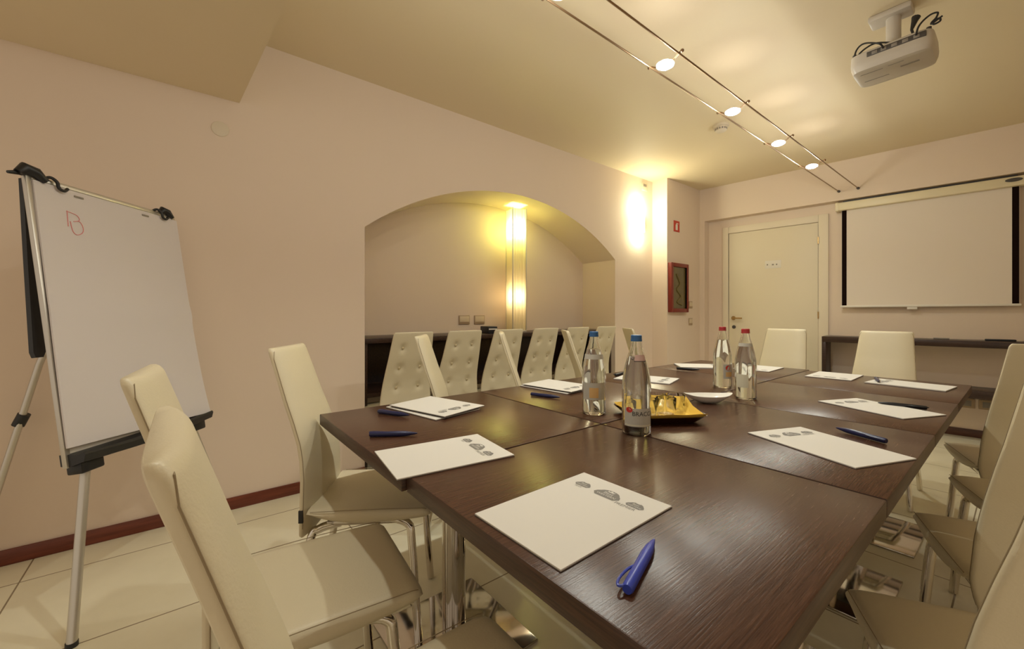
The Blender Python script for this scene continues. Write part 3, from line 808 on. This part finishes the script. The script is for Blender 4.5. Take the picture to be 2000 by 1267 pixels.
for z, e in ((0.93, 1.0), (0.30, 0.28)):
    q = bmesh.new(); bmesh.ops.create_uvsphere(q, u_segments=16, v_segments=10, radius=0.022); bmesh.ops.translate(q, vec=(0, 0, z), verts=q.verts)
    bo = obj('light_bulb', q, M['bulb'], pl); bo.visible_shadow = True
    L = bpy.data.lights.new('bulb_light', 'POINT'); L.energy = PAPER_W * e; L.color = GREENISH if e == 1.0 else (1.0, 0.84, 0.56); L.shadow_soft_size = 0.02
    lo = bpy.data.objects.new('bulb_light', L); C.objects.link(lo); lo.parent = pl; lo.location = (0, 0, z + 0.05)
sw = None
M['swp'] = mat('switch_cover_gap_shade', (0.42, 0.30, 0.19), 0.45)  # cover colour darkened to brown, painting in the shadow gap as an outline
M['swr'] = mat('switch_rocker', (0.70, 0.58, 0.42), 0.4)
def plate(label, x, y, z, rz, w_=0.118, h_=0.085, group=None, rocker=True, m='swp'):
    t = thing('wall_switch', label, 'switch', (x, y, z), rz, group)      # local -y faces the room
    obj('cover_plate', bx((-w_ / 2, -0.009, -h_ / 2), (w_ / 2, 0, h_ / 2), 0.003), M[m], t)
    if rocker:
        obj('rocker', bx((-w_ * 0.43, -0.013, -h_ * 0.22), (w_ * 0.43, -0.0085, h_ * 0.41), 0.002), M['swr'], t)
    return t
plate('left of the two switch plates on the niche wall above the counter', NX, 2.028, 1.045, R(90), group='switch plates in the niche')
plate('right of the two switch plates on the niche wall above the counter', NX, 2.197, 1.045, R(90), group='switch plates in the niche')
# black device on the counter
bt = thing('media_box', 'small black electronic box on the niche counter between two tufted chairs', 'electronic box', (-2.96, 2.10, 0.930), R(82))
obj('box_case', bx((-0.045, -0.08, 0), (0.045, 0.08, 0.062), 0.006), M['black'], bt)
obj('front_strip', bx((-0.040, -0.0815, 0.034), (0.040, -0.0795, 0.044)), M['white'], bt, smooth=False)

# ------------------------------------------------------------------ left wall: sconce, plates, fire cabinet
sc = thing('wall_sconce', 'glowing half round wall sconce beside the arched niche', 'lamp', (XL, 4.07, 2.16), 0)
bm = bmesh.new()
n = 20; A = [(0.0, -0.055)] + [(0.055 * math.sin(math.pi * i / n), -0.055 * math.cos(math.pi * i / n)) for i in range(n + 1)]
A = [(0.004 + 0.055 * math.sin(math.pi * i / n), -0.075 * math.cos(math.pi * i / n)) for i in range(n + 1)]
for p, q in zip(A, A[1:]):
    poly(bm, [(p[0], p[1], -0.13), (q[0], q[1], -0.13), (q[0], q[1], 0.13), (p[0], p[1], 0.13)])
r_ = bmesh.ops.extrude_face_region(bm, geom=bm.faces[:])
bmesh.ops.translate(bm, vec=(-0.003, 0, 0), verts=[q for q in r_['geom'] if isinstance(q, bmesh.types.BMVert)])
obj('glass_shade', bm, M['sconceglow'], sc)
obj('back_plate', bx((0, -0.05, -0.10), (0.006, 0.05, 0.10), 0.002), M['alu'], sc)
obj('side_bracket', bx((0.0, 0.077, -0.12), (0.055, 0.085, 0.12), 0.002), M['alu'], sc)
for dz, e, nm in ((0.16, 1.0, 'up_light'), (-0.16, 0.55, 'down_light')):
    L = bpy.data.lights.new(nm, 'POINT'); L.energy = SCONCE_W * e; L.color = (1.0, 0.98, 0.66); L.shadow_soft_size = 0.03
    lo = bpy.data.objects.new(nm, L); C.objects.link(lo); lo.parent = sc; lo.location = (0.09, 0, dz)
t = thing('sensor_plate', 'small cream sensor plate high on the left wall above the sconce', 'sensor', (XL, 4.211, 2.59), R(90))
obj('cover_plate', bx((-0.05, -0.012, -0.045), (0.05, 0, 0.045), 0.003), M['plast'], t)
obj('grille', bx((-0.03, -0.014, 0.0), (0.03, -0.011, 0.03), 0.001), M['greyp'], t)
bm = lathe(bmesh.new(), [(0, 0), (0.042, 0), (0.040, 0.006), (0.02, 0.008), (0, 0.008)], 24); bm.transform(Matrix.Rotation(R(90), 4, 'Y'))
jc = tag(obj('junction_cover', bm, M['plast']), 'round cream junction cover high on the left wall above the flip chart', 'cover')
jc.location = (XL, 0.153, 2.127)
fb = thing('fire_hose_cabinet', 'red fire hose cabinet with glass front on the wall beside the door', 'fire cabinet', (XP, 4.588, 1.41), R(90))
bm = bmesh.new(); W_, H_ = 0.195, 0.29
for lo, hi in (((-W_, -0.05, -H_), (-W_ + 0.045, 0, H_)), ((W_ - 0.045, -0.05, -H_), (W_, 0, H_)), ((-W_ + 0.045, -0.05, H_ - 0.045), (W_ - 0.045, 0, H_)), ((-W_ + 0.045, -0.05, -H_), (W_ - 0.045, 0, -H_ + 0.045))):
    box(bm, lo, hi, 0.006)
obj('cabinet_frame', bm, M['red'], fb)
obj('window_pane', bx((-W_ + 0.045, -0.028, -H_ + 0.045), (W_ - 0.045, -0.024, H_ - 0.045)), M['firewin'], fb, smooth=False)
bm = bmesh.new()
tube(bm, smoothpts([(-0.06, -0.030, 0.16), (0.02, -0.030, 0.05), (-0.05, -0.030, -0.02), (0.04, -0.030, -0.10), (-0.04, -0.030, -0.17), (0.06, -0.030, -0.20)], 6), 0.010, 8)
obj('hose', bm, M['hose'], fb)
es = thing('extinguisher_sign', 'small red fire extinguisher sign above the red cabinet', 'sign', (XP, 4.585, 2.145), R(90))
obj('sign_plate', bx((-0.065, -0.003, -0.065), (0.065, 0, 0.065)), M['redsign'], es, smooth=False)
bm = bmesh.new(); box(bm, (-0.025, -0.0042, -0.045), (0.02, -0.003, 0.02)); box(bm, (-0.012, -0.0042, 0.02), (0.006, -0.003, 0.038)); box(bm, (0.006, -0.0042, 0.028), (0.034, -0.003, 0.038))
obj('pictogram', bm, M['white'], es, smooth=False)
plate('upper of the two light switches right of the red fire cabinet', XP, 4.905, 1.214, R(90), 0.085, 0.085, 'light switches by the door')
plate('lower of the two light switches right of the red fire cabinet', XP, 4.905, 1.005, R(90), 0.085, 0.085, 'light switches by the door')

# ------------------------------------------------------------------ far wall: screen, console, outlets
ps = thing('projector_screen', 'pull-down projector screen with black side borders on the far wall', 'screen')
ps.matrix_world = farframe(-1.238, CR)
SWID = 1.23
bm = bx((0, -0.105, 2.172), (SWID + 0.02, -0.018, 2.252), 0.008)
cs = obj('screen_case', bm, M['case'], ps)
cs['label'] = 'cream roller case'
obj('end_cap', bx((-0.008, -0.107, 2.168), (0.022, -0.016, 2.256), 0.006), M['case'], ps)
obj('end_cap', bx((SWID + 0.0, -0.107, 2.168), (SWID + 0.03, -0.016, 2.256), 0.006), M['case'], ps)
bm = bmesh.new(); lathe(bm, [(0, 0), (1, 0), (1, 0.004), (0, 0.004)], 28)
bmesh.ops.scale(bm, vec=(0.048, 0.016, 1), verts=bm.verts); bm.transform(Matrix.Translation((SWID - 0.055, -0.1055, 2.222)) @ Matrix.Rotation(R(90), 4, 'X'))
obj('maker_badge', bm, M['dim'], ps)
obj('screen_sheet', bx((0.04, -0.057, 1.185), (SWID - 0.02, -0.055, 2.19)), M['screen'], ps, smooth=False)
for x0 in (0.042, SWID - 0.060):
    obj('black_border', bx((x0, -0.0582, 1.187), (x0 + 0.038, -0.0569, 2.172)), M['border'], ps, smooth=False)
obj('bottom_bar', bx((0.03, -0.066, 1.168), (SWID - 0.01, -0.046, 1.188), 0.004), M['white'], ps)
obj('pull_tab', bx((0.53, -0.060, 1.145), (0.60, -0.052, 1.168), 0.002), M['white'], ps)
obj('ceiling_bracket', bx((0.05, -0.055, 2.252), (SWID - 0.03, 0, 2.2725)), M['dim'], ps)

cn = thing('console_shelf', 'dark wood open console under the projector screen', 'console')
cn.matrix_world = farframe(-1.330, CR)
CD = -0.30
obj('top_board', bx((0, CD, 0.815), (2.6, -0.002, 0.872), 0.002), M['console'], cn)
obj('bottom_board', bx((0.0, CD, 0.385), (2.6, -0.002, 0.455), 0.002), M['console'], cn)
obj('side_panel', bx((0, CD, 0.455), (0.035, -0.002, 0.815), 0.002), M['console'], cn)
obj('side_panel', bx((2.565, CD, 0.455), (2.6, -0.002, 0.815), 0.002), M['console'], cn)
obj('leg', bx((0, CD + 0.02, 0), (0.035, -0.02, 0.385), 0.002), M['console'], cn)
obj('leg', bx((2.565, CD + 0.02, 0), (2.6, -0.02, 0.385), 0.002), M['console'], cn)
T = farframe(-0.13, CR - 0.17)
rc = tag(obj('remote_control', bx((-0.085, -0.022, 0), (0.085, 0.022, 0.016), 0.005), M['black']), 'black remote control on the console top below the screen', 'remote control')
rc.matrix_world = Matrix.Translation((0, 0, 0.8722)) @ T
T = farframe(-0.47, CR - 0.17)
rc = tag(obj('marker_pen', tube(bmesh.new(), [(-0.05, 0, 0.007), (0.05, 0, 0.007)], 0.007, 10), M['greyp']), 'thin grey marker on the console top behind the right end chair', 'marker')
rc.matrix_world = Matrix.Translation((0, 0, 0.8722)) @ T
for x, lab in ((-0.335, 'left wall outlet under the console'), (-0.20, 'right wall outlet under the console')):
    t = plate(lab, x, far(x, CR), 0.30, SK, 0.115, 0.085, 'outlets under the console', False)
    t.name = 'wall_outlet'; t['category'] = 'outlet'
    obj('socket_insert', bx((-0.035, -0.011, -0.025), (0.035, -0.0085, 0.025), 0.001), M['greyp'], t)
bm = tube(bmesh.new(), smoothpts([(-0.16, far(-0.16, CR) - 0.02, 0.30), (-0.15, far(-0.15, CR) - 0.04, 0.22), (-0.16, far(-0.16, CR) - 0.05, 0.08), (-0.10, far(-0.1, CR) - 0.06, 0.01)], 6), 0.004, 8)
tag(obj('power_cable', bm, M['black']), 'thin black power cable hanging from the outlet under the console', 'cable')

# ------------------------------------------------------------------ ceiling: track with lamps, projector, detector
RX = -1.125; RZ = 2.366
tk = thing('lighting_track', 'two slim parallel rods carrying the spotlights below the ceiling', 'light track', (RX, 2.0, RZ))
for s in (-1, 1):
    x = RX + s * 0.076
    y1 = far(x, CB)
    obj('rod', tube(bmesh.new(), [(s * 0.076, -2.3, 0), (s * 0.076, y1 - 2.0 - 0.01, 0)], 0.0045, 10), M['darkmetal'], tk)
    bm = tube(bmesh.new(), [(s * 0.076, y1 - 2.0, 0), (s * 0.076, y1 - 2.0 - 0.025, 0)], 0.012, 12)
    obj('wall_anchor', bm, M['dim'], tk)
    obj('ceiling_stay', tube(bmesh.new(), [(s * 0.076, -2.2, 0), (s * 0.076, -2.2, H - RZ)], 0.004, 8), M['darkmetal'], tk)
def spotlamp(y, label):
    t = thing('track_spotlight', label, 'spotlight', (RX, y, RZ), 0, 'spotlights on the track')
    for s in (-1, 1):
        obj('arm', tube(bmesh.new(), smoothpts([(s * 0.095, 0, 0.008), (s * 0.076, 0, 0.006), (s * 0.045, 0, -0.012), (s * 0.022, 0, -0.014)], 4), 0.004, 8), M['darkmetal'], t)
        bm = bmesh.new(); bmesh.ops.create_uvsphere(bm, u_segments=10, v_segments=8, radius=0.009); bmesh.ops.translate(bm, vec=(s * 0.09, 0, 0.008), verts=bm.verts)
        obj('clamp', bm, M['darkmetal'], t)
    obj('glass_disc', lathe(bmesh.new(), [(0, -0.006), (0.030, -0.008), (0.042, -0.016), (0.042, -0.022), (0.030, -0.030), (0, -0.032)], 28), M['lampglass'], t)
    L = bpy.data.lights.new('halogen_glow', 'POINT'); L.energy = TRACK_W; L.color = LAMP_COL; L.shadow_soft_size = 0.02
    lo = bpy.data.objects.new('halogen_glow', L); C.objects.link(lo); lo.parent = t; lo.location = (0, 0, -0.06)
    L = bpy.data.lights.new('halogen_beam', 'SPOT'); L.energy = SPOT_W; L.color = LAMP_COL; L.spot_size = R(130); L.spot_blend = 0.8; L.shadow_soft_size = 0.02
    lo = bpy.data.objects.new('halogen_beam', L); C.objects.link(lo); lo.parent = t; lo.location = (0, 0, -0.06)
for y, lab in ((0.38, 'bright spotlight on the track above the camera end of the table'), (1.13, 'bright spotlight on the track just above the top edge of view'),
               (1.88, 'largest bright spotlight seen on the ceiling track'), (2.64, 'second spotlight on the track, above the smoke detector'),
               (3.39, 'third spotlight on the track from the camera'), (4.14, 'smallest spotlight on the track, nearest the far wall')):
    spotlamp(y, lab)
pj = thing('ceiling_projector', 'white ceiling projector with black cables above the table', 'projector', (-0.430, 2.90, H), 0)
obj('ceiling_plate', bx((-0.095, -0.055, -0.032), (0.075, 0.055, 0.0), 0.010), M['proj'], pj)
obj('mount_column', tube(bmesh.new(), [(0, 0, -0.03), (0, 0, -0.175)], 0.030, 20), M['proj'], pj)
bm = bmesh.new()
for s in (-1, 1): box(bm, (s * 0.06 - 0.05, -0.012, -0.195), (s * 0.06 + 0.05, 0.012, -0.172), 0.004)
for s in (-1, 1): box(bm, (s * 0.095 - 0.012, -0.05, -0.205), (s * 0.095 + 0.012, 0.06, -0.190), 0.003)
obj('mount_bracket', bm, M['proj'], pj)
# body: rounded slab hanging under the bracket
def rrect(hx, hy, z, e=7, n=56): return [(hx * math.copysign(abs(math.cos(a)) ** (2 / e), math.cos(a)), hy * math.copysign(abs(math.sin(a)) ** (2 / e), math.sin(a)), z) for a in [2 * math.pi * i / n for i in range(n)]]
bm = loft(bmesh.new(), [rrect(0.150, 0.115, -0.205), rrect(0.158, 0.123, -0.212), rrect(0.160, 0.125, -0.255), rrect(0.158, 0.123, -0.275), rrect(0.150, 0.115, -0.300), rrect(0.135, 0.100, -0.306)])
bd = obj('projector_body', bm, M['proj'], pj)
obj('connector_panel', bx((-0.085, -0.1262, -0.244), (0.135, -0.118, -0.218), 0.002), M['dim'], pj)
bm = bmesh.new()
for x in (-0.065, -0.03, 0.01, 0.05, 0.09): box(bm, (x, -0.1275, -0.240), (x + 0.022, -0.1255, -0.224), 0.001)
obj('socket', bm, M['greyp'], pj)
for lo_, hi_ in (((-0.12, -0.075, -0.3072), (-0.03, -0.070, -0.3052)), ((-0.01, -0.080, -0.3072), (0.05, -0.076, -0.3052)), ((0.03, -0.03, -0.3074), (0.10, -0.015, -0.3052)), ((-0.12, 0.02, -0.3072), (-0.02, 0.025, -0.3052))):
    obj('vent_slot', bx(lo_, hi_), M['greyp'], pj)
bm = lathe(bmesh.new(), [(0, 0), (0.030, 0), (0.030, 0.02), (0.026, 0.02), (0.02, 0.008), (0, 0.008)], 24); bm.transform(Matrix.Translation((-0.07, 0.118, -0.255)) @ Matrix.Rotation(R(-90), 4, 'X'))
obj('lens', bm, M['black'], pj)
for s in (-1, 1): obj('adjuster_foot', lathe(bmesh.new(), [(0, 0), (0.010, 0), (0.010, 0.012), (0, 0.012)], 12, (s * 0.14, -0.09, -0.207)), M['dim'], pj)
def cab(pts, r): return tube(bmesh.new(), smoothpts(pts, 7), r, 8)
obj('cable', cab([(-0.02, -0.128, -0.228), (-0.03, -0.16, -0.215), (-0.09, -0.14, -0.175), (-0.125, -0.12, -0.180), (-0.140, -0.10, -0.215), (-0.125, -0.10, -0.240), (-0.115, -0.115, -0.205), (-0.06, -0.11, -0.180), (0.0, -0.10, -0.200)], 0.0042), M['black'], pj)
obj('cable', cab([(0.10, -0.128, -0.228), (0.11, -0.15, -0.205), (0.125, -0.13, -0.172), (0.15, -0.12, -0.152), (0.172, -0.12, -0.156), (0.168, -0.12, -0.176), (0.155, -0.12, -0.190), (0.160, -0.12, -0.204), (0.180, -0.12, -0.200), (0.178, -0.12, -0.186), (0.158, -0.12, -0.186), (0.152, -0.12, -0.198), (0.188, -0.12, -0.180)], 0.0042), M['black'], pj)
bm = bmesh.new(); tube(bm, [(0.085, -0.05, -0.20), (0.075, -0.05, -0.155), (0.085, -0.045, -0.115), (0.09, -0.04, -0.095)], [0.004, 0.006, 0.013, 0.018], 10)
obj('power_plug', bm, M['black'], pj)
sd = thing('smoke_detector', 'round cream smoke detector on the ceiling beside the light track', 'smoke detector', (-1.59, 3.51, H))
obj('detector_base', lathe(bmesh.new(), [(0, 0), (0.062, 0), (0.062, -0.018), (0, -0.018)], 32), M['plast'], sd)
obj('detector_dome', lathe(bmesh.new(), [(0, -0.018), (0.046, -0.018), (0.044, -0.045), (0.030, -0.055), (0, -0.057)], 32), M['plast'], sd)
bm = bmesh.new()
for k in range(14):
    a = 2 * math.pi * k / 14; q = bx((0.0435, -0.006, -0.041), (0.0465, 0.006, -0.027)); q.transform(Matrix.Rotation(a, 4, 'Z'))
    me = bpy.data.meshes.new('t'); q.to_mesh(me); q.free(); bm.from_mesh(me)
obj('vent', bm, M['greyp'], sd)
